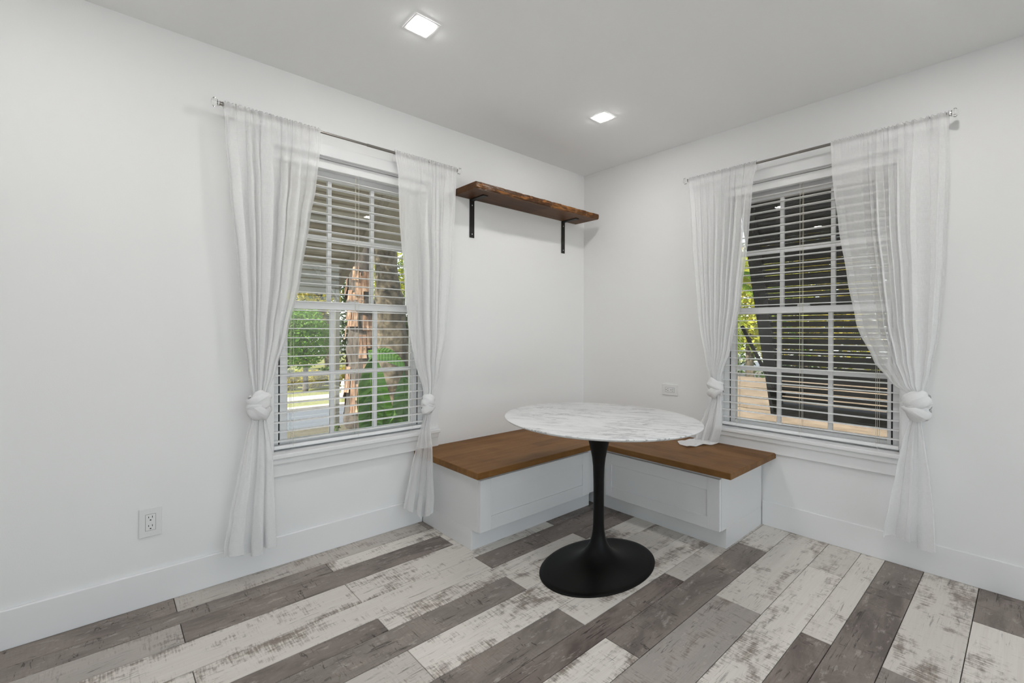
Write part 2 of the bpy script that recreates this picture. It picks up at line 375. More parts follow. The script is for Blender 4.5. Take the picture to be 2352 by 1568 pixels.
for r in range(len(ys) - 1):
    y0, y1 = ys[r], min(ys[r + 1], RY)
    if y1 - y0 < .02: continue
    js = [.352, 1.541, 2.732, 3.922] if r % 2 == 0 else [.947, 2.136, 3.326]
    keys = ['-', '.35', '1.54', '2.73', 'e'] if r % 2 == 0 else ['-', '.947', '2.135', '3.3', 'e']
    xs = [W] + js + [RX]
    for i in range(len(xs) - 1):
        if xs[i + 1] - xs[i] < .03: continue
        a, b_ = xs[i], xs[i + 1]; ln = round(b_ - a, 3); wv = round(y1 - y0, 3)
        if (ln, wv) not in pmesh:
            q = MB(); g = .0012; c = .0014; x_, y_ = ln / 2 - g, wv / 2 - g
            q.grid([[(sx * (x_ - d), sy * (y_ - d), z) for sx, sy in ((-1, -1), (1, -1), (1, 1), (-1, 1))] for d, z in ((0, -.006), (0, -c), (c, 0))], True)
            q.ring_cap(q.v[8:12])
            t = q.build('plank', M['plank']); pmesh[(ln, wv)] = t.data; ob = t
        else:
            ob = bpy.data.objects.new('plank', pmesh[(ln, wv)]); COL.objects.link(ob)
        ob.parent = FL; ob.location = ((a + b_) / 2, (y0 + y1) / 2, 0)
        tv = TONE.get(r, {}).get(keys[i], rnd.choice([.05, .1, .9, .95, .5]))
        ob.color = (tv, 0, 0, 1)

def base(name, boxes, label=None):
    m = MB()
    for b_ in boxes: m.box(*b_)
    return struct(m.build(name, M['trim'], bevel=.003), label)
base('baseboard_left', [(1.512, RX, 0, .0135, 0, .143)], 'tall flat white baseboard along the left wall')
base('baseboard_right', [(W, W + .0105, 1.388, RY, 0, .146)], 'tall flat white baseboard along the right wall')
base('baseboard_back', [(W, DX0, RY - .0135, RY, 0, .143), (DX1, RX, RY - .0135, RY, 0, .143)])
base('baseboard_side', [(RX - .0135, RX, .0135, RY - .0135, 0, .143)])

# ------------------------------------------------------------------ windows, casings
def pt_in(w): return w['map']
def window(idx, w, label):
    mp = w['map']; s0, s1, z0, z1 = w['s0'], w['s1'], w['z0'], w['z1']; g0, g1 = w['g0'], w['g1']; mu = w['m']
    root = bpy.data.objects.new('window_%d' % idx, None); COL.objects.link(root); struct(root, label)
    root.location = mp((s0 + s1) / 2, -.1, z0); bpy.context.view_layer.update()
    def part(name, boxes, mat, par, bevel=.0015):
        m = MB()
        for b_ in boxes: m.box(*b_, mp)
        o = m.build(name, mat, bevel=bevel, seg=1)
        o.parent = par; o.matrix_parent_inverse = Matrix.Translation(-Vector(root.location)); return o
    part('jamb', [(s0, s0 + .010, -.2, -.001, z0, z1), (s1 - .010, s1, -.2, -.001, z0, z1), (s0 + .010, s1 - .010, -.2, -.001, z1 - .004, z1)], M['trim'], root)
    f0, f1 = s0 + .010, s1 - .010; fw = .034
    part('frame', [(f0, f0 + fw, -.16, -.056, z0 - .02, z1 - .01), (f1 - fw, f1, -.16, -.056, z0 - .02, z1 - .01),
                   (f0 + fw, f1 - fw, -.16, -.090, z1 - .04, z1 - .01), (f0 + fw, f1 - fw, -.16, -.056, z0 - .025, z0 + .010)], M['vinyl'], root)
    part('gap_shade', [(f0 + fw, f0 + fw + .007, -.10, -.064, z0 + .01, 1.30), (f1 - fw - .007, f1 - fw, -.10, -.064, z0 + .01, 1.30)], M['black_gap'], root, 0)  # black strips standing in for the shade in the gap beside the sash
    st0, st1 = f0 + fw + .007, f1 - fw - .007
    def sash(name, oc, zb0, zb1, zt0, zt1, zm0, zm1):
        o0, o1 = oc - .018, oc + .018
        e = bpy.data.objects.new(name, None); COL.objects.link(e); e.parent = root
        e.matrix_parent_inverse = Matrix.Translation(-Vector(root.location)); bpy.context.view_layer.update()
        def sp(n_, b_, mat=M['vinyl'], bev=.0015):
            m = MB(); m.box(*b_, mp); o = m.build(n_, mat, bevel=bev, seg=1); o.parent = e
        sp('stile', (st0, g0, o0, o1, zb0, zt1)); sp('stile', (g1, st1, o0, o1, zb0, zt1))
        sp('rail', (g0, g1, o0, o1, zb0, zb1)); sp('rail', (g0, g1, o0, o1, zt0, zt1))
        cols = [g0, mu[0] - .011, mu[0] + .011, mu[1] - .011, mu[1] + .011, g1]
        for u in mu: sp('muntin', (u - .011, u + .011, oc - .010, oc + .010, zb1, zt0))
        for a, b_ in ((0, 1), (2, 3), (4, 5)):
            sp('muntin', (cols[a], cols[b_], oc - .010, oc + .010, zm0, zm1))
            sp('pane', (cols[a], cols[b_], oc - .002, oc + .002, zb1, zm0), M['glass'], 0)
            sp('pane', (cols[a], cols[b_], oc - .002, oc + .002, zm1, zt0), M['glass'], 0)
        return e, sp
    lo, sp = sash('lower_sash', -.075, z0 + .010, .597, 1.267, 1.306, .914, .937)
    sp('sash_lock', ((s0 + s1) / 2 - .03, (s0 + s1) / 2 + .03, -.10, -.07, 1.306, 1.318), M['vinyl'], .003)
    sash('upper_sash', -.122, 1.272, 1.309, 1.976, z1 - .04, 1.640, 1.672)
    part('exterior_casing', [(s0 - .09, s0 + .012, -.235, -.2, z0 - .1, z1 + .1), (s1 - .012, s1 + .09, -.235, -.2, z0 - .1, z1 + .1), (s0 + .012, s1 - .012, -.235, -.2, z1 - .03, z1 + .1)], M['ext'], root)
    part('exterior_sill', [(s0 - .09, s1 + .09, -.26, -.161, z0 - .06, z0 - .03)], M['ext'], root)
    # casing
    tr = bpy.data.objects.new('trim_%d' % idx, None); COL.objects.link(tr); struct(tr, 'flat white casing, stool and apron around ' + label)
    tr.location = mp((s0 + s1) / 2, 0, z0); bpy.context.view_layer.update()
    def tp(name, b_, bev=.002):
        m = MB(); m.box(*b_, mp); o = m.build(name, M['trim'], bevel=bev); o.parent = tr
        o.matrix_parent_inverse = Matrix.Translation(-Vector(tr.location))
    c = .06
    tp('side_casing', (s0 - c, s0, 0, .019, z0, z1)); tp('side_casing', (s1, s1 + c, 0, .019, z0, z1))
    tp('head_casing', (s0 - c, s1 + c, 0, .021, z1, z1 + w['head']))
    tp('stool', (s0 - c, s1 + c, -.055, .046, z0 - .022, z0), .004)
    tp('bed_mould', (s0 - c + .004, s1 + c - .004, 0, .032, z0 - .052, z0 - .022), .005)
    tp('apron', (s0 - c, s1 + c, 0, .018, z0 - .114, z0 - .052), .002)
window(1, WL, 'the left double hung window')
window(2, WR, 'the right double hung window')

# ------------------------------------------------------------------ blinds
def blind(w, label):
    mp = w['map']; s0, s1, z0, z1 = w['s0'] + .014, w['s1'] - .014, w['z0'], w['z1']
    root = thing('window_blind', label, 'blind', mp((s0 + s1) / 2, -.03, z1 - .011), 'open horizontal slat blinds')
    adopt(root, MB().box(s0, s1, -.055, -.020, z1 - .054, z1 - .006, mp).build('headrail', M['slat'], bevel=.003))
    wd2 = .019; oc = -.036; ctr = (s0 + s1) / 2
    q = MB(); rows = []
    for k in range(5):
        t = -1 + k / 2; rows.append((t * wd2, .0022 * (1 - t * t)))
    top = [[Vector(mp(ds, d, z + .0014)) - Vector(mp(0, 0, 0)) for ds in (s0 - ctr, s1 - ctr)] for d, z in rows]
    bot = [[Vector(mp(ds, d, z - .0014)) - Vector(mp(0, 0, 0)) for ds in (s0 - ctr, s1 - ctr)] for d, z in reversed(rows)]
    loop = top + bot; q.grid(loop + [loop[0]]); q.ring_cap([p[0] for p in loop]); q.ring_cap([p[1] for p in loop])
    sl = q.build('slat', M['slat'], weld=True); first = True; z = w['slat0']
    zs = []
    while z > z0 + .045:
        zs.append(z); z -= w['pitch']
    for z in zs:
        o = sl if first else copy_obj(sl); first = False
        o.location = Vector(mp(ctr, oc, z)); adopt(root, o)
    adopt(root, MB().box(s0, s1, -.053, -.018, z0 + .010, z0 + .028, mp).build('bottom_rail', M['slat'], bevel=.004))
    L_ = s1 - s0
    for fs in (.105, .50, .895):
        c = s0 + fs * L_; m = MB()
        for oo in (oc - .0205, oc + .0205): m.box(c - .0007, c + .0007, oo - .0006, oo + .0006, z0 + .02, z1 - .05, mp)
        m.box(c + .011, c + .0124, oc - .0006, oc + .0006, z0 + .02, z1 - .05, mp)
        adopt(root, m.build('ladder_cord', M['cord']))
        p = [mp(c + .004, -.011, z0 + .014), mp(c + .012, -.004, z0 + .003), mp(c + .022, .012, z0 + .002), mp(c + .034, .020, z0 + .0025), mp(c + .046, .012, z0 + .002)]
        adopt(root, MB().tube(p, .0009, 6).build('cord_tail', M['slat']))
blind(WL, 'white slat blind open in the left window beside the wall shelf')
blind(WR, 'white slat blind open in the right window in front of dark louvers')

# ------------------------------------------------------------------ curtain rods
def rod(mp, s0, s1, sj, z, ends, label):
    root = thing('curtain_rod', label, 'curtain rod', mp((s0 + s1) / 2, 0, z), 'curtain rods with glass finials')
    adopt(root, MB().tube([mp(s0, .08, z), mp(sj, .08, z)], .0075 if ends else .0065, 14).build('outer_tube', M['rod'], smooth=True))
    adopt(root, MB().tube([mp(sj, .08, z), mp(s1, .08, z)], .0060 if ends else .0075, 14).build('inner_tube', M['rod'], smooth=True))
    for s, d in ((s0, -1), (s1, 1)):
        col_ = [mp(s + d * t, .08, z) for t in (0, .004, .010, .014)]
        adopt(root, MB().tube(col_, [.011, .0085, .0085, .011], 14).build('finial_collar', M['rod']))
        pr = [(.014, .009), (.020, .013), (.030, .021), (.036, .021), (.042, .014)]
        adopt(root, MB().tube([mp(s + d * t, .08, z) for t, r in pr], [r for t, r in pr], 8).build('finial', M['crystal']))
        c = s - d * .05
        adopt(root, MB().box(c - .004, c + .004, .0, .081, z - .006, z - .001 - .006 + .0, mp).box(c - .008, c + .008, 0, .003, z - .03, z + .02, mp).build('bracket', M['rod']))
rod(mapL, 1.327, 2.568, 1.90, 2.155, True, 'nickel curtain rod with crystal knob ends above the left window')
rod(mapR, .962, 2.196, 1.60, 2.156, False, 'nickel curtain rod with crystal knob ends above the right window')

# ------------------------------------------------------------------ curtains
def interp(tab, z):
    tab = sorted(tab)
    if z <= tab[0][0]: return tab[0][1]
    if z >= tab[-1][0]: return tab[-1][1]
    for i in range(len(tab) - 1):
        if tab[i][0] <= z <= tab[i + 1][0]:
            t = (z - tab[i][0]) / (tab[i + 1][0] - tab[i][0]); t2 = t * t * (3 - 2 * t) * .4 + t * .6
            return tab[i][1] + (tab[i + 1][1] - tab[i][1]) * t2
def add_uv(o, uv):
    me = o.data; ly = me.uv_layers.new(name='UVMap')
    for lp in me.loops: ly.data[lp.index].uv = uv[lp.vertex_index]
def sheet(name, rows, uvs, mat, parent):
    m = MB(); m.grid(rows); o = m.build(name, mat, smooth=True, keep=True); add_uv(o, [u for r in uvs for u in r])
    adopt(parent, o); return o
def curtain(label, mp, on, A, B, TA, TB, knot, flat, seed, zend=None, pleats=7, tailf=3, hem=None, tilt=1, T3=None):
    """A, B: pixel lists of the two edges above the knot; TA, TB: the same below it."""
    rr = random.Random(seed); ztop = 2.156; o0 = .086
    EA = [(z, s) for s, z in (on(px, py, .084) for px, py in A)]; EB = [(z, s) for s, z in (on(px, py, .084) for px, py in B)]
    ks, kz = on(knot[0], knot[1], .095); kh = knot[2]
    root = thing('sheer_curtain', label, 'curtain', mp(ks, .09, kz), 'white sheer curtains knotted at sill height')
    ph = [rr.uniform(0, 6.28) for _ in range(6)]
    # irregular pleats: random widths and depths
    wid = [rr.uniform(.25, 2.0) for _ in range(pleats)]; tot = sum(wid); edges = [0]
    for w_ in wid: edges.append(edges[-1] + w_ / tot)
    dep = [rr.uniform(.45, 1.25) for _ in range(pleats + 1)]
    def phase(u):
        u = max(0, min(1, u))
        for k in range(pleats):
            if u <= edges[k + 1] or k == pleats - 1:
                t = (u - edges[k]) / (edges[k + 1] - edges[k]); return k + t, wid[k] / tot, dep[k] + (dep[k + 1] - dep[k]) * t
    def wt(u):     # fold weight: some panels hang flat
        if flat is None: return 1
        a, b_ = flat; t = (u - a) / (b_ - a); t = max(0, min(1, t)); return .12 + .88 * t * t * (3 - 2 * t)
    zb = kz + kh * .35; NR, NC = 80, 200; rows, uvs = [], []
    zl = [(ztop - .045 + .012 * k, 'back') for k in range(5)] + [(ztop + .008, 'over'), (ztop + .014, 'over')]
    for i in range(NR): zl.append((ztop + .006 - (ztop + .006 - zb) * (i / (NR - 1)) ** 1.05, 'front'))
    for z, kind in zl:
        zz = min(z, ztop); v = max(0, (ztop - zz) / (ztop - zb)); a, b_ = interp(EA, zz), interp(EB, zz)
        near = max(0, (v - .80) / .20); top = math.exp(-v * 16); row, uv = [], []
        for j in range(NC):
            u = j / (NC - 1); pk, pw, pd = phase(u + .012 * sin(7 * v + ph[2]) * sin(pi * u)); p = 2 * pi * pk; w = wt(u); sp_ = abs(b_ - a) * pw
            amp = (.004 + .014 * min(1, v * 3.0)) * (1 - .45 * near) * w * pd
            gz = 2 * pi * 31 * (u + .02 * sin(9 * u + ph[0])) + ph[5]
            hf = sin(gz) * .0030 * top * (.30 + .70 * w)
            off = amp * (sin(p) + .22 * sin(3 * p + ph[3] + v) * (1 - v)) + hf
            lat = .23 * sp_ * sin(2 * p + .6) * w * min(1, .25 + v * 2.5) * min(1, pd + .2)
            s = a + (b_ - a) * u + lat * min(1, u * 12, (1 - u) * 12)
            if kind == 'back': o = .066 + hf * .5
            elif kind == 'over': o = .078 + hf
            else: o = o0 + .008 * (1 - min(1, v * 8)) + off + .016 * near * sin(pi * u)
            if near > 0: s = s + (ks - s) * .12 * near
            row.append(mp(s, o, z + .004 * sin(gz + 1) * (1 if kind != 'front' else top)))
            uv.append((u * .75, z))
        rows.append(row); uvs.append(uv)
    sheet('drape', rows, uvs, M['sheer'], root)
    # knot: two crossing wraps over a bunched core
    kw = knot[3]; m = MB(); uvk = []
    def wrap(R1, rr_, rz, ang, zc, ridge, roll, d0):
        rows = []
        ax = Matrix.Rotation(ang, 3, 'Y') @ Matrix.Rotation(roll, 3, 'X')
        for i in range(41):
            th = 2 * pi * i / 40; row = []
            for j in range(25):
                f = 2 * pi * j / 24; bump = 1 + ridge * sin(4 * f + 1.5 * th + d0) + .07 * sin(2 * th + d0) + .05 * sin(9 * f + 2.5 * th + d0)
                r1 = R1 + rr_ * bump * cos(f); zz = rz * bump * sin(f)
                q = ax @ Vector((r1 * cos(th), r1 * .78 * sin(th), zz)); row.append(mp(ks + q.x, .100 + q.y, kz + zc + q.z))
            rows.append(row)
        m.grid(rows)
        for r_ in range(41): uvk.extend([(r_ * .01, c_ * .006) for c_ in range(25)])
    wrap(kw * .24, kw * .22, kh * .26, tilt * radians(32), kh * .13, .13, .18, 1 + seed)
    wrap(kw * .23, kw * .23, kh * .25, -tilt * radians(38), -kh * .16, .12, -.12, 2.2 + seed)
    wrap(kw * .20, kw * .24, kh * .20, tilt * radians(12), -.0, .10, .35, 4 + seed)
    kn = m.build('knot', M['sheer_fold'], smooth=True); add_uv(kn, uvk); adopt(root, kn)
    # tail below the knot
    TAe = [(z, s) for s, z in (on(px, py, .088) for px, py in TA)]; TBe = [(z, s) for s, z in (on(px, py, .088) for px, py in TB)]
    zt = kz - kh * .30
    ze = min(min(TAe)[0], min(TBe)[0]) if zend is None else zend
    rows, uvs = [], []; NR2, NC2 = 50, 130
    for i in range(NR2):
        v = i / (NR2 - 1); row, uv = [], []
        for j in range(NC2):
            u = j / (NC2 - 1); z = zt + (ze + (hem(u) if hem else 0) - zt) * v
            a, b_ = interp(TAe, z), interp(TBe, z); oa = ob_ = .092
            if T3:
                b_, ob_ = interp([(q[2], q[0]) for q in T3], z), interp([(q[2], q[1]) for q in T3], z)
            p = 2 * pi * tailf * (u + .05 * sin(6.28 * u + ph[0])); sp_ = abs(b_ - a) / tailf
            spread = min(1, .25 + v * 1.2)
            off = (.008 + .016 * v) * sin(p + ph[1]) + .003 * sin(3.1 * p + ph[2]) * (1 - v) + .0025 * sin(7.7 * p + ph[3]) * (1 - v)
            lat = .20 * sp_ * sin(2 * p + ph[0]) * min(1, u * 10, (1 - u) * 10)
            s = a + (b_ - a) * u + lat; s = ks + (s - ks) * (1 - .1 * (1 - spread))
            oo = oa + (ob_ - oa) * u
            if T3: s = max(s, interp([(q[2], q[0]) for q in T3], z)) if v > .15 else s; s += off * .5
            row.append(mp(s, oo + off, z)); uv.append((u * .75, z))
        rows.append(row); uvs.append(uv)
    sheet('tail', rows, uvs, M['sheer'], root)
    # doubled hem at the bottom edge
    if zend is None:
        hr, hu = [], []
        for r_, uu in zip(rows[-8:], uvs[-8:]):
            hr.append([Vector(p) + (Vector((0, -.003, 0)) if mp is mapL else Vector((-.003, 0, 0))) for p in r_]); hu.append([(a + .3, b_ + .7) for a, b_ in uu])
        sheet('hem', hr, hu, M['sheer'], root)
    return root, rows, uvs

curtain('sheer white curtain left of the left window, nearest the upright outlet', mapL, onL,
        [(514, 240), (516, 300), (527, 430), (545, 600), (557, 740), (568, 850), (577, 900)],
        [(735, 300), (735, 345), (726, 430), (713, 500), (690, 645), (661, 765), (636, 855), (616, 905)],
        [(575, 965), (563, 1010), (547, 1090), (530, 1180), (516, 1262)], [(614, 965), (624, 1010), (630, 1060), (632, 1130), (637, 1250)],
        (595, 930, .150, .115), None, 3, pleats=8, tailf=3, hem=lambda u: .012 * sin(9 * u) - .01 * u, tilt=1)
curtain('sheer white curtain between the left window and the wall shelf', mapL, onL,
        [(906, 352), (914, 400), (917, 500), (928, 640), (936, 740), (951, 830), (971, 898)],
        [(1047, 390), (1046, 450), (1040, 600), (1026, 760), (1010, 860), (997, 905)],
        [(973, 950), (960, 1000), (943, 1080), (927, 1166)], [(993, 950), (1001, 975), (998, 1030), (995, 1070), (1000, 1150)],
        (982, 927, .130, .100), (.22, .5), 11, pleats=8, tailf=3, hem=lambda u: -.03 * max(0, sin(7 * u - 2.8)), tilt=-1,
        T3=[(1.50, .10, .70), (1.555, .17, .60), (1.580, .235, .50), (1.582, .245, .40), (1.582, .26, .21), (1.582, .25, .13)])
r1, r1rows, r1uv = curtain('sheer white curtain whose tail bunches on the bench seat', mapR, onR,
        [(1582, 415), (1590, 560), (1604, 720), (1622, 840), (1634, 868)],
        [(1738, 378), (1729, 430), (1721, 525), (1702, 690), (1681, 800), (1658, 866)],
        [(1634, 915), (1616, 945), (1603, 975), (1592, 1012)], [(1656, 918), (1658, 945), (1657, 980), (1648, 1016)],
        (1644, 890, .130, .110), None, 19, pleats=9, tailf=3, zend=.462, tilt=1)
curtain('sheer white curtain right of the right window, its tail ending at the baseboard', mapR, onR,
        [(1909, 328), (1911, 400), (1926, 520), (1946, 640), (1966, 740), (2002, 830), (2040, 878), (2082, 905)],
        [(2180, 260), (2181, 400), (2172, 600), (2157, 760), (2142, 850), (2126, 900)],
        [(2088, 962), (2072, 1010), (2058, 1080), (2045, 1150), (2031, 1215)], [(2116, 960), (2126, 1020), (2138, 1100), (2147, 1190), (2150, 1262)],
        (2105, 930, .150, .125), (.20, .48), 29, pleats=8, tailf=2, hem=lambda u: .020 * (1 - u) - .02 * max(0, sin(8 * u - 4.6)), tilt=-1)
# the tail of the bench curtain folds over onto the seat and spreads into the room
last = r1rows[-1]; rows, uvs = [], []
n_ = len(last)
tgt = [(.145, .985), (.205, .955), (.245, .992), (.285, 1.062), (.245, 1.082), (.205, 1.090), (.165, 1.098), (.125, 1.120), (.095, 1.142), (.070, 1.150)]
for i in range(14):
    v = i / 13; row, uv = [], []
    for j in range(n_):
        u = j / (n_ - 1); f = u * (len(tgt) - 1); k0 = min(int(f), len(tgt) - 2); t = f - k0
        tx = tgt[k0][0] + (tgt[k0 + 1][0] - tgt[k0][0]) * t; ty = tgt[k0][1] + (tgt[k0 + 1][1] - tgt[k0][1]) * t
        p = Vector(last[j]); e = v * v * (3 - 2 * v)
        x = p.x + (tx - p.x) * v; y = p.y + (ty - p.y) * v
        z = .4475 + (p.z - .4475) * max(0, 1 - v * 3.2) ** 1.5 + .010 * abs(sin(u * 13 + v * 3)) * sin(pi * v) + .004 * (1 + sin(u * 21)) * v
        row.append((x, y, z)); uv.append((u * .75, p.z - v * .2))
    rows.append(row); uvs.append(uv)
sheet('pooled_hem', rows, uvs, M['sheer_fold'], r1)

# ------------------------------------------------------------------ benches
B1 = thing('storage_bench', 'white storage bench with stained wood seat below the wall shelf', 'bench', (1.02, .28, 0), 'white corner storage benches')
adopt(B1, MB().box(.54, 1.510, .016, .560, .108, .409).box(.54, 1.510, .016, .508, 0, .108).build('body', M['cab'], bevel=.0012, seg=1))
B2 = thing('storage_bench', 'white storage bench with stained wood seat under the right window, curtain resting on it', 'bench', (.26, .96, 0), 'white corner storage benches')
adopt(B2, MB().box(.0, .537, .02, 1.386, .108, .409).box(.0, .481, .02, 1.386, 0, .108).build('body', M['cab'], bevel=.0012, seg=1))
def shaker(root, mp, s0, s1, o, z0, z1, p0, p1, q0, q1):
    d = adopt(root, MB().box(p0 - .004, p1 + .004, o + .001, o + .013, q0 - .004, q1 + .004, mp).build('drawer_front', M['cab']))
    for nm, b_ in (('stile', (s0, p0, o, o + .020, z0, z1)), ('stile', (p1, s1, o, o + .020, z0, z1)), ('rail', (p0, p1, o, o + .020, z0, q0)), ('rail', (p0, p1, o, o + .020, q1, z1))):
        x = MB().box(*b_, mp).build(nm, M['cab'], bevel=.0009, seg=1); x.parent = d
shaker(B1, lambda s, o, z: (s, o, z), .627, 1.508, .561, .113, .383, .692, 1.437, .183, .314)
shaker(B2, lambda s, o, z: (o, s, z), .655, 1.384, .538, .110, .384, .700, 1.317, .172, .315)
adopt(B1, MB().box(.0, 1.565, .002, .631, .410, .444).build('seat', M['seat_x'], bevel=.003))['label'] = 'brown stained wood seat board'
adopt(B2, MB().box(W + .002, .606, .632, 1.462, .410, .444).build('seat', M['seat_y'], bevel=.003))['label'] = 'brown stained wood seat board'

# ------------------------------------------------------------------ table
T0 = (1.125, 1.040)
TB_ = thing('pedestal_table', 'round white marble tulip table with black pedestal base', 'table', (*T0, 0))
ax_, ay_ = .449, .489
prof = [(.0, .0, .708), (.86, .86, .708), (.955, .957, .7145), (.985, .986, .7195), (.998, .998, .7245), (1, 1, .7275), (.9975, .9975, .7293), (.993, .993, .730), (0, 0, .730)]
m = MB(); m.lathe([(a * ax_ + 1e-5, b_ * ay_ + 1e-5, z) for a, b_, z in prof], 128)
tt = m.build('tabletop', M['marble'], weld=False); smooth_by_angle(tt, 40); tt.parent = TB_
pr = [(.340, .235, 0), (.3405, .2355, .004), (.337, .232, .0075), (.312, .214, .0105), (.27, .187, .0145), (.225, .158, .0195), (.18, .132, .0265), (.14, .108, .036), (.105, .086, .050),
      (.078, .068, .068), (.058, .053, .090), (.044, .042, .114), (.0345, .034, .140), (.0290, .0290, .172), (.0268, .0268, .21), (.0260, .0260, .28), (.0256, .0256, .36), (.0262, .0262, .42),
      (.0285, .0285, .49), (.0330, .0330, .53), (.0395, .0395, .565), (.050, .050, .61), (.066, .066, .655), (.085, .085, .69), (.10, .10, .707)]
m = MB(); m.lathe(pr, 72); bs = m.build('pedestal', M['base']); smooth_by_angle(bs, 50); bs.parent = TB_

# ------------------------------------------------------------------ wall shelf
SH = thing('wall_shelf', 'rustic brown wood shelf board on black iron brackets in the corner', 'shelf', (.69, 0, 2.02))
m = MB(); NX, rows = 60, []
for i in range(NX + 1):
    x = .098 + (1.278 - .098) * i / NX
    dy = .0022 * sin(i * .9) + .0018 * sin(i * 2.3 + 1) + rnd.uniform(-.0012, .0012)
    dz = .0012 * sin(i * 1.7)
    rows.append([(x, .006, 2.022), (x, .12, 2.022), (x, .228 + dy, 2.022), (x, .236 + dy * .8, 2.027 + dz), (x, .238 + dy, 2.043), (x, .236 + dy * 1.3, 2.058 + dz), (x, .230 + dy, 2.0625), (x, .12, 2.0625), (x, .006, 2.0625)])
m.grid(rows, True); m.ring_cap(rows[0]); m.ring_cap(rows[-1])
adopt(SH, m.build('board', M['shelf']))
for xc in (1.140, .246):
    mb = MB(); w2 = .019; t = .006
    path = [(0.0008, 1.772), (.0008, 2.021), (.149, 2.021), (.149, 2.0215 + .0)]
    mb.box(xc - w2, xc + w2, .0006, t, 1.772, 2.0215); mb.box(xc - w2, xc + w2, t, .150, 2.0155, 2.0215)
    br = adopt(SH, mb.build('bracket', M['iron'], bevel=.001, seg=1))
    for zc in (1.795, 1.985):
        sc_ = MB().lathe([(.0045, 0), (.0045, .001), (.0025, .0022)], 12).build('screw', M['screw'])
        sc_.parent = br; sc_.location = (xc, t, zc); sc_.rotation_euler = (-pi / 2, 0, 0)

# ------------------------------------------------------------------ outlets
def outlet(mp, s, z, horiz, label):
    """plate in local (a along the long side, b across)."""
    root = thing('wall_outlet', label, 'outlet', mp(s, 0, z), 'duplex wall outlets')
    sw = (lambda a, b_: (s + a, z + b_)) if horiz else (lambda a, b_: (s + b_, z + a))
    def bx(a0, a1, b0, b1, o0, o1):
        p, q = sw(a0, b0), sw(a1, b1); return (min(p[0], q[0]), max(p[0], q[0]), o0, o1, min(p[1], q[1]), max(p[1], q[1]))
    a, b_ = .0605, .0385
    adopt(root, MB().box(*bx(-a, a, -b_, b_, .0004, .006), mp).build('cover_plate', M['plastic'], bevel=.0025))
    rc = adopt(root, MB().box(*bx(-.0335, .0335, -.0166, .0166, .0005, .0072), mp).build('receptacle', M['plastic'], bevel=.0006, seg=1))
    gp = MB()
    for t in (bx(-.0343, -.0335, -.0174, .0174, .0055, .0064), bx(.0335, .0343, -.0174, .0174, .0055, .0064), bx(-.0335, .0335, -.0174, -.0166, .0055, .0064), bx(-.0335, .0335, .0166, .0174, .0055, .0064)): gp.box(*t, mp)
    adopt(root, gp.build('seam', M['black_gap']))
    for c in (-.018, .018):
        for bb, hh in ((-.0063, .0043), (.0063, .0035)):
            x = MB().box(*bx(c + .004 - hh, c + .004 + hh, bb - .0011, bb + .0011, .0070, .0074), mp).build('slot', M['slot'])
            x.parent = rc
        x = MB().box(*bx(c - .0105, c - .0060, -.0026, .0026, .0070, .0074), mp).build('ground_hole', M['slot'], bevel=.0001)
        x.parent = rc
    for c in (-.0475, .0475):
        adopt(root, MB().box(*bx(c - .0025, c + .0025, -.0025, .0025, .0055, .0068), mp).build('screw', M['plastic'], bevel=.0008, seg=1))
outlet(mapL, 2.811, .347, False, 'upright white duplex outlet low on the left wall')
outlet(mapR, .781, .749, True, 'sideways white duplex outlet on the right wall above the table')

# ------------------------------------------------------------------ recessed ceiling lights
spots = [(1.960, .748, 'square recessed ceiling light left of centre, the nearer of the two lit ones'), (.724, .750, 'square recessed ceiling light close to the room corner'),
         (3.195, .750, 'square recessed ceiling light above the left edge of the view'), (.724, 2.262, 'square recessed ceiling light above the right window wall'),
         (1.960, 2.262, 'square recessed ceiling light above the viewer'), (3.195, 2.262, 'square recessed ceiling light behind the viewer')]
for x, y, lb in spots:
    root = thing('recessed_light', lb, 'ceiling light', (x, y, H), 'square recessed ceiling lights')
    m = MB(); a, b_, t = .058, .036, .004
    t = .0025; rows = [[(sx * r, sy * r, z) for sx, sy in ((-1, -1), (1, -1), (1, 1), (-1, 1))] for r, z in ((a, -.0003), (a, -t), (a - .003, -t - .0005), (b_, -t - .0005))]
    m.grid(rows, True); o = m.build('trim_ring', M['trim']); o.parent = root
    o = MB().box(-b_, b_, -b_, b_, -.0062, -.0008).build('lens', M['lens'], bevel=.001); o.parent = root


# ================================================================== outside
GZ = -.8
def ext(x0, x1, y0, y1, z, mat, name, label, t=.05):
    return struct(MB().box(x0, x1, y0, y1, z - t, z).build(name, mat), label)
ext(-30, 12, -7.1, -.2, GZ, M['soil'], 'ground_front', 'shaded leaf litter ground beyond the left window')
ext(-30, 12, -9.45, -7.1, GZ, M['asphalt'], 'road', 'grey asphalt road')
ext(-30, 12, -9.75, -9.45, GZ + .05, M['concrete'], 'kerb', 'pale concrete kerb', .1)
ext(-30, 12, -10.8, -9.75, GZ + .04, M['grass'], 'verge', 'strip of yellowing grass by the road')
ext(-30, 12, -11.6, -10.8, GZ + .05, M['concrete'], 'sidewalk', 'pale concrete sidewalk')
ext(-30, 12, -40, -11.6, GZ + .03, M['grass'], 'lawn', 'grass beyond the sidewalk')
ext(-30, -.2, -.2, 14, GZ, M['sand'], 'yard', 'sandy yard beyond the right window')
ext(-2, 9, RY + .15, 13, -.04, M['bounce_white'], 'bounce_paving', 'pale paving added behind the viewer to bounce daylight indoors')  # unseen reflector, added to bounce sunlight in through the back opening
struct(MB().box(-.24, RX + .15, -.225, -.2, GZ, .40).box(W - .225, W - .2, -.2, RY + .15, GZ, .40).build('wall_plinth', M['stucco']))

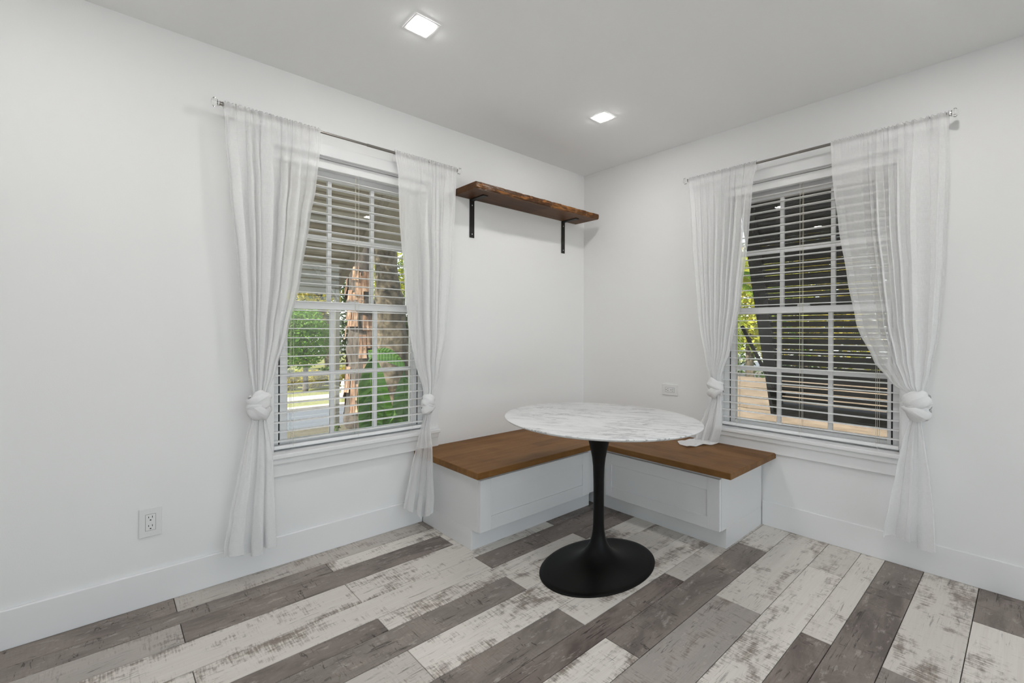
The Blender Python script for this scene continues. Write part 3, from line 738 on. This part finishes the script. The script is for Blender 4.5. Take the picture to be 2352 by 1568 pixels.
def leaves(m, c, r, n, size, rg, flat=1.0, shell=.35):
    for _ in range(n):
        while True:
            p = Vector((rg.uniform(-1, 1), rg.uniform(-1, 1), rg.uniform(-1, 1)))
            if shell < p.length < 1: break
        p = Vector((c[0] + p.x * r[0], c[1] + p.y * r[1], c[2] + p.z * r[2]))
        a = Vector((rg.gauss(0, 1), rg.gauss(0, 1), rg.gauss(0, .7))).normalized(); b = a.orthogonal().normalized()
        b = (b * cos(rg.uniform(0, 6.28)) + a.cross(b) * sin(rg.uniform(0, 6.28))).normalized()
        L_ = size * rg.uniform(.6, 1.3); w_ = L_ * .42; k = len(m.v)
        m.v += [tuple(p - a * L_ / 2), tuple(p + b * w_ / 2), tuple(p + a * L_ / 2), tuple(p - b * w_ / 2)]; m.f.append((k, k + 1, k + 2, k + 3))
def foliage(root, blobs, mat, seed, name='foliage'):
    rg = random.Random(seed); m = MB()
    for c, r, n, size in blobs: leaves(m, c, r, n, size, rg)
    o = m.build(name, mat, keep=True); o['kind'] = 'stuff'; adopt(root, o); return o
def trunk(root, pts, rad, mat, seed, name='trunk', seg=14, rough=.12):
    rg = random.Random(seed); P_ = []; R_ = []
    for i in range(len(pts) - 1):
        for k in range(10):
            t = k / 10; P_.append(Vector(pts[i]).lerp(Vector(pts[i + 1]), t)); R_.append((rad[i] + (rad[i + 1] - rad[i]) * t) * rg.uniform(1 - rough, 1 + rough * .6))
    P_.append(Vector(pts[-1])); R_.append(rad[-1])
    m = MB(); m.tube(P_, R_, seg)
    m.v = [tuple(Vector(v) + Vector((rg.uniform(-1, 1), rg.uniform(-1, 1), 0)) * rad[0] * .07) for v in m.v]
    return adopt(root, m.build(name, mat, smooth=True))
def lx(px, Y): return onL(px, 761, -Y)[0]
def ry(px, X): return onR(px, 761, -X - W)[0]

# --- left window side
Y = 6.6
x1 = lx(832, Y)
t = thing('tree', 'big tree with peeling orange brown bark seen through the left window', 'tree', (x1, -Y, GZ))
trunk(t, [(x1 - .02, -Y, GZ), (x1, -Y, .8), (x1 + .05, -Y, 2.0), (x1 + .10, -Y, 4.5)], [.36, .30, .26, .22], M['bark'], 1)
rg = random.Random(5)
for k_ in range(26):
    a_ = rg.uniform(-2.2, .9) + .9; z_ = rg.uniform(-.5, 2.3); w_ = rg.uniform(.05, .11); h_ = rg.uniform(.25, .7); R0 = .325 - .03 * z_
    pts_ = []
    m = MB()
    rows_ = [[(x1 + .02 * z_ + cos(a_ + da) * (R0 + e_), -Y + sin(a_ + da) * (R0 + e_), z_ + h_ * (q - .5)) for da in (-w_ / R0, 0, w_ / R0)] for q, e_ in ((0, .05), (.3, .02), (.7, .015), (1, .0))]
    m.grid(rows_); adopt(t, m.build('bark_strip', M['bark_peel'], keep=True))
foliage(t, [((x1 + .6, -Y, 5.0), (1.1, 1.0, .9), 1200, .2)], M['leaf_yg'], 3)
Y = 7.6; x2 = lx(893, Y)
t = thing('tree', 'mottled dark trunk beside yellow leaves at the right edge of the left window', 'tree', (x2, -Y, GZ))
trunk(t, [(x2 - .12, -Y, GZ), (x2 - .10, -Y, 1.0), (x2 + .05, -Y, 2.4), (x2 + .3, -Y, 5)], [.40, .36, .29, .22], M['bark_spot'], 2)
foliage(t, [((x2 - .9, -Y - 1.2, 3.2), (.9, .7, 1.6), 2600, .12)], M['leaf_yg'], 4)
Y = 16.2; x3 = lx(742, Y)
t = thing('tree', 'yellow leaved tree with a thin dark trunk across the road', 'tree', (x3, -Y, GZ))
trunk(t, [(x3 - .3, -Y, GZ), (x3 - .2, -Y, 1), (x3 + .15, -Y, 2.4), (x3 + .5, -Y, 4)], [.22, .18, .16, .10], M['bark_spot'], 6)
foliage(t, [((lx(690, Y), -Y - .3, 2.6), (1.7, 1.2, 1.4), 3600, .17), ((lx(640, Y), -Y, 4), (2.5, 1.4, 1.6), 1500, .2)], M['leaf_y'], 7)
Y = 12.6; x4 = lx(702, Y)
t = thing('bush', 'tall bright green weeping bush across the road', 'bush', (x4, -Y, GZ))
trunk(t, [(x4, -Y, GZ), (x4, -Y, .9)], [.09, .06], M['bark'], 8)
foliage(t, [((lx(695, Y), -Y, .95), (.85, .7, 1.0), 5200, .11), ((lx(665, Y), -Y, 1.2), (.7, .6, .75), 2200, .11)], M['leaf_g'], 9)
for i_, (px_, Y_, r_, n_2, mt, lb) in enumerate([(662, 13.5, .38, 1300, 'leaf_y', 'low yellow shrub beyond the sidewalk at the left edge of the glass'), (694, 14.4, .42, 1100, 'leaf_yg', 'low lime shrub beyond the sidewalk under the green bush'),
        (722, 13.6, .42, 1200, 'leaf_y', 'low yellow shrub beyond the sidewalk left of a muntin'), (752, 14.4, .45, 1100, 'leaf_d', 'dark shrub beyond the sidewalk behind a muntin'),
        (784, 13.6, .45, 1300, 'leaf_y', 'low yellow shrub behind the white hydrant'), (815, 14.4, .45, 1200, 'leaf_yg', 'low lime shrub beside the peeling trunk'), (905, 12.0, 1.1, 1800, 'leaf_d', 'dark shrub mass at the right of the left window')]):
    xx = lx(px_, Y_); t = thing('shrub', lb, 'shrub', (xx, -Y_, GZ), 'shrubs across the road')
    trunk(t, [(xx, -Y_, GZ), (xx, -Y_, GZ + .25)], [.05, .03], M['bark'], 20 + i_, 'stem')
    foliage(t, [((xx, -Y_, GZ + .5 * r_ + .12), (r_, r_ * .8, r_ * .75), n_2, .11)], M[mt], 30 + i_)
for i_, (px_, Y_, hh, mt, lb) in enumerate([(640, 20.5, 5.2, 'leaf_d', 'far dark tree behind the green bush'), (770, 24, 6.4, 'leaf_d', 'far dark tree behind the peeling trunk'), (860, 27.5, 7, 'leaf_yg', 'far lime tree behind the trunks'), (935, 22, 6, 'leaf_d', 'far dark tree at the right')]):
    xx = lx(px_, Y_); t = thing('tree', lb, 'tree', (xx, -Y_, GZ), 'far trees across the road')
    trunk(t, [(xx, -Y_, GZ), (xx, -Y_, 2)], [.2, .14], M['bark'], 40 + i_)
    foliage(t, [((xx, -Y_, hh * .42), (1.7, 1.2, hh * .55), 3400, .3)], M[mt], 50 + i_)
# hydrant
hx, hy = -2.17, -10.54
t = thing('fire_hydrant', 'white fire hydrant on the grass verge', 'hydrant', (hx, hy, GZ + .04))
o = MB().lathe([(.09, 0), (.09, .03), (.06, .03), (.06, .36), (.085, .37), (.085, .40), (.07, .41), (.06, .47), (.035, .51), (.02, .52), (.02, .55), (.005, .55)], 20).build('barrel', M['hydrant']); o.parent = t
for d_ in (-1, 1):
    o = MB().tube([(0, 0, .29), (d_ * .10, 0, .29)], .035, 10).build('nozzle', M['hydrant']); o.parent = t
# banana plant near the window
bxp, byp = .93, -1.45
t = thing('banana_plant', 'green banana plant with broad leaves just outside the left window', 'plant', (bxp, byp, GZ))
trunk(t, [(bxp, byp, GZ), (bxp, byp, .1)], [.07, .05], M['banana'], 60, 'stalk', 12, .04)
def bleaf(p0, p1, bend, w, seed, roll):
    rg = random.Random(seed); rows = []; p0 = Vector(p0); p1 = Vector(p1); ax = (p1 - p0); side = ax.cross(Vector((0, 1, 0))).normalized()
    nrm = side.cross(ax.normalized()); side = (side * cos(roll) + nrm * sin(roll))
    for i in range(25):
        t_ = i / 24; c = p0.lerp(p1, t_) + Vector(bend) * sin(pi * t_); ww = w * sin(pi * min(1, .06 + t_ * .94)) ** .55 * (1 if t_ < .97 else .6)
        rows.append([c + side * (ww * k / 4) + Vector((0, .03 * abs(k) / 4 + .004 * (i % 2), -.05 * abs(k) / 4 * w / .12)) for k in range(-4, 5)])
    m = MB(); m.grid(rows); lf = adopt(t, m.build('leaf', M['banana'], keep=True))
    q = MB().tube([r[4] for r in rows], [.009 * (1 - .7 * i / 24) for i in range(25)], 6).build('midrib', M['leaf_g']); q.parent = lf
bleaf((bxp, byp, .05), (1.19, -1.42, .98), (.10, .02, 0), .15, 1, .25)
bleaf((bxp, byp, .05), (.83, -1.50, .80), (-.02, .05, .0), .17, 2, -.2)
bleaf((1.15, -1.42, .66), (1.20, -1.36, .22), (.04, 0, 0), .12, 3, .1)
bleaf((1.18, -1.50, .97), (.88, -1.40, .86), (0, 0, .05), .075, 4, .5)
bleaf((bxp, byp, .10), (.62, -1.62, .62), (-.04, 0, .10), .13, 5, -.3)
bleaf((bxp, byp, .0), (1.02, -1.30, .45), (.04, .05, 0), .12, 6, .1)
# weed by the window
wx, wy = lx(775, 1.0), -1.0
t = thing('weed', 'thin dark weed just outside the left window', 'plant', (wx, wy, GZ))
for k_, (dx_, zt_) in enumerate([(-.02, .40), (.0, .44), (.03, .41)]):
    adopt(t, MB().tube([(wx, wy, GZ), (wx + dx_ * .3, wy, 0), (wx + dx_, wy, zt_)], [.004, .003, .0015], 6).build('stem', M['leaf_d']))
foliage(t, [((wx, wy, .33), (.045, .03, .13), 70, .035)], M['leaf_d'], 70)
# carport roof
t = thing('carport_roof', 'tan corrugated metal carport roof outside the left window', 'roof', (2.0, -3.6, GZ))
def rz_(Yv): return 2.81 - .62 * (Yv - 3.04)
m = MB(); rows = []
n_3 = 150; Ya, Yb = 1.9, 4.55
for i in range(n_3 + 1):
    Yv = Ya + (Yb - Ya) * i / n_3; dz = .018 * (1 if (i % 6) < 3 else -1)
    rows.append([(x_, -Yv, rz_(Yv) + dz) for x_ in (.30, 4.6)])
m.grid(rows); rows2 = [[(p[0], p[1], p[2] + .004) for p in r] for r in rows]; m.grid(rows2)
adopt(t, m.build('corrugated_panel', M['tin'], keep=True))
def slope_beam(x0, x1, Y0, Y1, t0, h): 
    m = MB(); v = []
    for x_ in (x0, x1):
        for Yv in (Y0, Y1):
            for dz in (0, -h): v.append((x_, -Yv, rz_(Yv) + t0 + dz))
    m.v = v; m.f = [(0, 1, 3, 2), (4, 6, 7, 5), (0, 4, 5, 1), (2, 3, 7, 6), (0, 2, 6, 4), (1, 5, 7, 3)]
    return adopt(t, m.build('beam', M['tinbeam']))
slope_beam(.26, .33, 1.9, 4.58, .05, .16)
slope_beam(1.55, 1.61, 1.9, 4.55, -.02, .07)
slope_beam(3.3, 3.36, 1.9, 4.55, -.02, .07)
adopt(t, MB().box(.26, 4.6, -4.62, -4.55, rz_(4.55) - .16, rz_(4.55) + .03).build('fascia', M['tinbeam']))
adopt(t, MB().box(.30, 4.6, -3.45, -3.39, rz_(3.42) - .08, rz_(3.42) - .015).build('purlin', M['tinbeam']))
adopt(t, MB().tube([(.75, -4.2, rz_(4.2) - .05), (.32, -4.5, rz_(4.55) - .25)], .03, 6).build('brace', M['tinbeam']))
for x_ in (.30, 4.4): adopt(t, MB().box(x_ - .03, x_ + .03, -4.58, -4.52, GZ, rz_(4.55) - .1).build('post', M['tinbeam']))
adopt(t, MB().box(-1.3, .26, -3.78, -3.70, rz_(3.75) - .04, rz_(3.75) + .12).build('soffit_edge', M['tinbeam']))
m = MB(); m.grid([[(-1.3, -Yv, rz_(Yv) + .04), (.26, -Yv, rz_(Yv) + .04)] for Yv in (1.9, 3.75)]); m.grid([[(-1.3, -Yv, rz_(Yv) + .06), (.26, -Yv, rz_(Yv) + .06)] for Yv in (1.9, 3.75)])
adopt(t, m.build('soffit', M['tin'], keep=True))

# --- right window side: hinged louvered shutter
t = thing('louvered_shutter', 'dark brown top hinged louver shutter propped open outside the right window', 'shutter', (-.25, 1.62, 2.18))
Hx, Hz, Bx, Bz = -.262, 2.19, -.905, .53; dirv = Vector((Bx - Hx, 0, Bz - Hz)); ln = dirv.length; dirv.normalize(); nv = Vector((-dirv.z, 0, dirv.x))
if nv.x < 0: nv = -nv
SY0, SY1 = 1.13, 2.13
def sbox(name, a0, a1, y0, y1, d0, d1):
    m = MB(); p = lambda a, y, d: tuple(Vector((Hx, y, Hz)) + dirv * a + nv * d)
    m.box(a0, a1, y0, y1, d0, d1, p); return adopt(t, m.build(name, M['shutter']))
sbox('stile', 0, ln, SY0, SY0 + .085, -.02, .02); sbox('stile', 0, ln, SY1 - .085, SY1, -.02, .02)
sbox('rail', 0, .09, SY0 + .085, SY1 - .085, -.02, .02); sbox('rail', ln - .10, ln, SY0 + .085, SY1 - .085, -.02, .02)
lou = None; a_ = .115; pitch = .0425
while a_ < ln - .115:
    c = Vector((Hx, (SY0 + SY1) / 2, Hz)) + dirv * a_
    if lou is None:
        m = MB(); hl = (SY1 - SY0) / 2 - .085; m.box(-.027, .027, -hl, hl, -.003, .003); lou = m.build('louver', M['shutter']); lb_ = lou
    else: lb_ = copy_obj(lou)
    lb_.location = c; lb_.rotation_euler = (0, radians(-33), 0); adopt(t, lb_); a_ += pitch
adopt(t, MB().tube([(-.24, 1.175, 1.19), (-.80, 1.175, .74)], .013, 8).build('prop_arm', M['shutter']))
# board fence
t = thing('board_fence', 'tan horizontal board fence beyond the right window', 'fence', (-5.0, .3, GZ))
zz = GZ + .02; bi = 0
while zz < .40:
    for y0_, y1_ in ((-3.2, -1.0), (-1.0, 1.2), (1.2, 3.4), (3.4, 5.6)):
        adopt(t, MB().box(-5.02, -5.0, y0_ + .004, y1_ - .004, zz, zz + .165).build('board', M['fence'], bevel=.003, seg=1))
    zz += .172
for y_ in (-3.2, -1.0, 1.2, 3.4, 5.6): adopt(t, MB().box(-5.11, -5.02, y_ - .045, y_ + .045, GZ, .42).build('fence_post', M['fence']))
# planting behind the fence
def rtree(name, cat, X, px_, lb, blobs, mt, seed, grp=None):
    y_ = ry(px_, X); tt_ = thing(name, lb, cat, (-X, y_, GZ), grp)
    trunk(tt_, [(-X, y_, GZ), (-X, y_, blobs[0][2] - blobs[0][5] * .5)], [.12, .08], M['bark_spot'], seed)
    foliage(tt_, [((-X + a, y_ + b_, c), (d, e, f), n, sz) for a, b_, c, d, e, f, n, sz in blobs], M[mt], seed + 1)
rtree('tree', 'tree', 9.4, 1722, 'yellow lime tree behind the shutter stile in the right window', [(0, 0, 1.9, .8, 1.5, 1.35, 3800, .16)], 'leaf_yg', 80)
rtree('tree', 'tree', 11.3, 1850, 'yellow tree behind the louvers of the right window', [(0, 0, 2.3, .9, 2.4, 2.1, 4200, .2)], 'leaf_y', 83)
rtree('tree', 'tree', 13.3, 2010, 'green tree behind the louvers at the right of the right window', [(0, 0, 2.2, .9, 2.8, 2.4, 4200, .2)], 'leaf_yg', 86)
rtree('tree', 'tree', 15.6, 1770, 'dark tree far behind the tan fence', [(0, 0, 2.0, 1.1, 3.6, 2.8, 4200, .26)], 'leaf_d', 89)
yp = ry(1706, 6.3)
t = thing('palm', 'palm with drooping green fronds at the left of the right window', 'palm', (-6.3, yp, GZ))
trunk(t, [(-6.3, yp - .4, GZ), (-6.3, yp - .4, 2.2)], [.14, .11], M['bark'], 90)
rg = random.Random(91)
for k_ in range(16):
    a_ = rg.uniform(0, 6.28); el = rg.uniform(-.2, .9); L_ = rg.uniform(1.1, 1.6); pts_ = []
    for q in range(9):
        u_ = q / 8; pts_.append(Vector((-6.3 + cos(a_) * L_ * u_, yp - .4 + sin(a_) * L_ * u_, 2.25 + L_ * (el * u_ - .9 * u_ * u_))))
    m = MB(); m.tube(pts_, .012, 5)
    for q in range(40):
        u_ = .12 + .86 * q / 39; i_ = min(int(u_ * 8), 7); p = pts_[i_].lerp(pts_[i_ + 1], u_ * 8 - i_); d_ = (pts_[i_ + 1] - pts_[i_]).normalized(); sd = d_.cross(Vector((0, 0, 1))).normalized()
        for s_ in (-1, 1):
            tip = p + sd * s_ * .36 * (1 - .4 * u_) + d_ * .18 + Vector((0, 0, -.16)); k2 = len(m.v); o_ = d_ * .014
            m.v += [tuple(p - o_), tuple(p + o_), tuple(tip)]; m.f.append((k2, k2 + 1, k2 + 2))
    adopt(t, m.build('frond', M['leaf_yg'] if k_ % 3 else M['leaf_g'], keep=True))
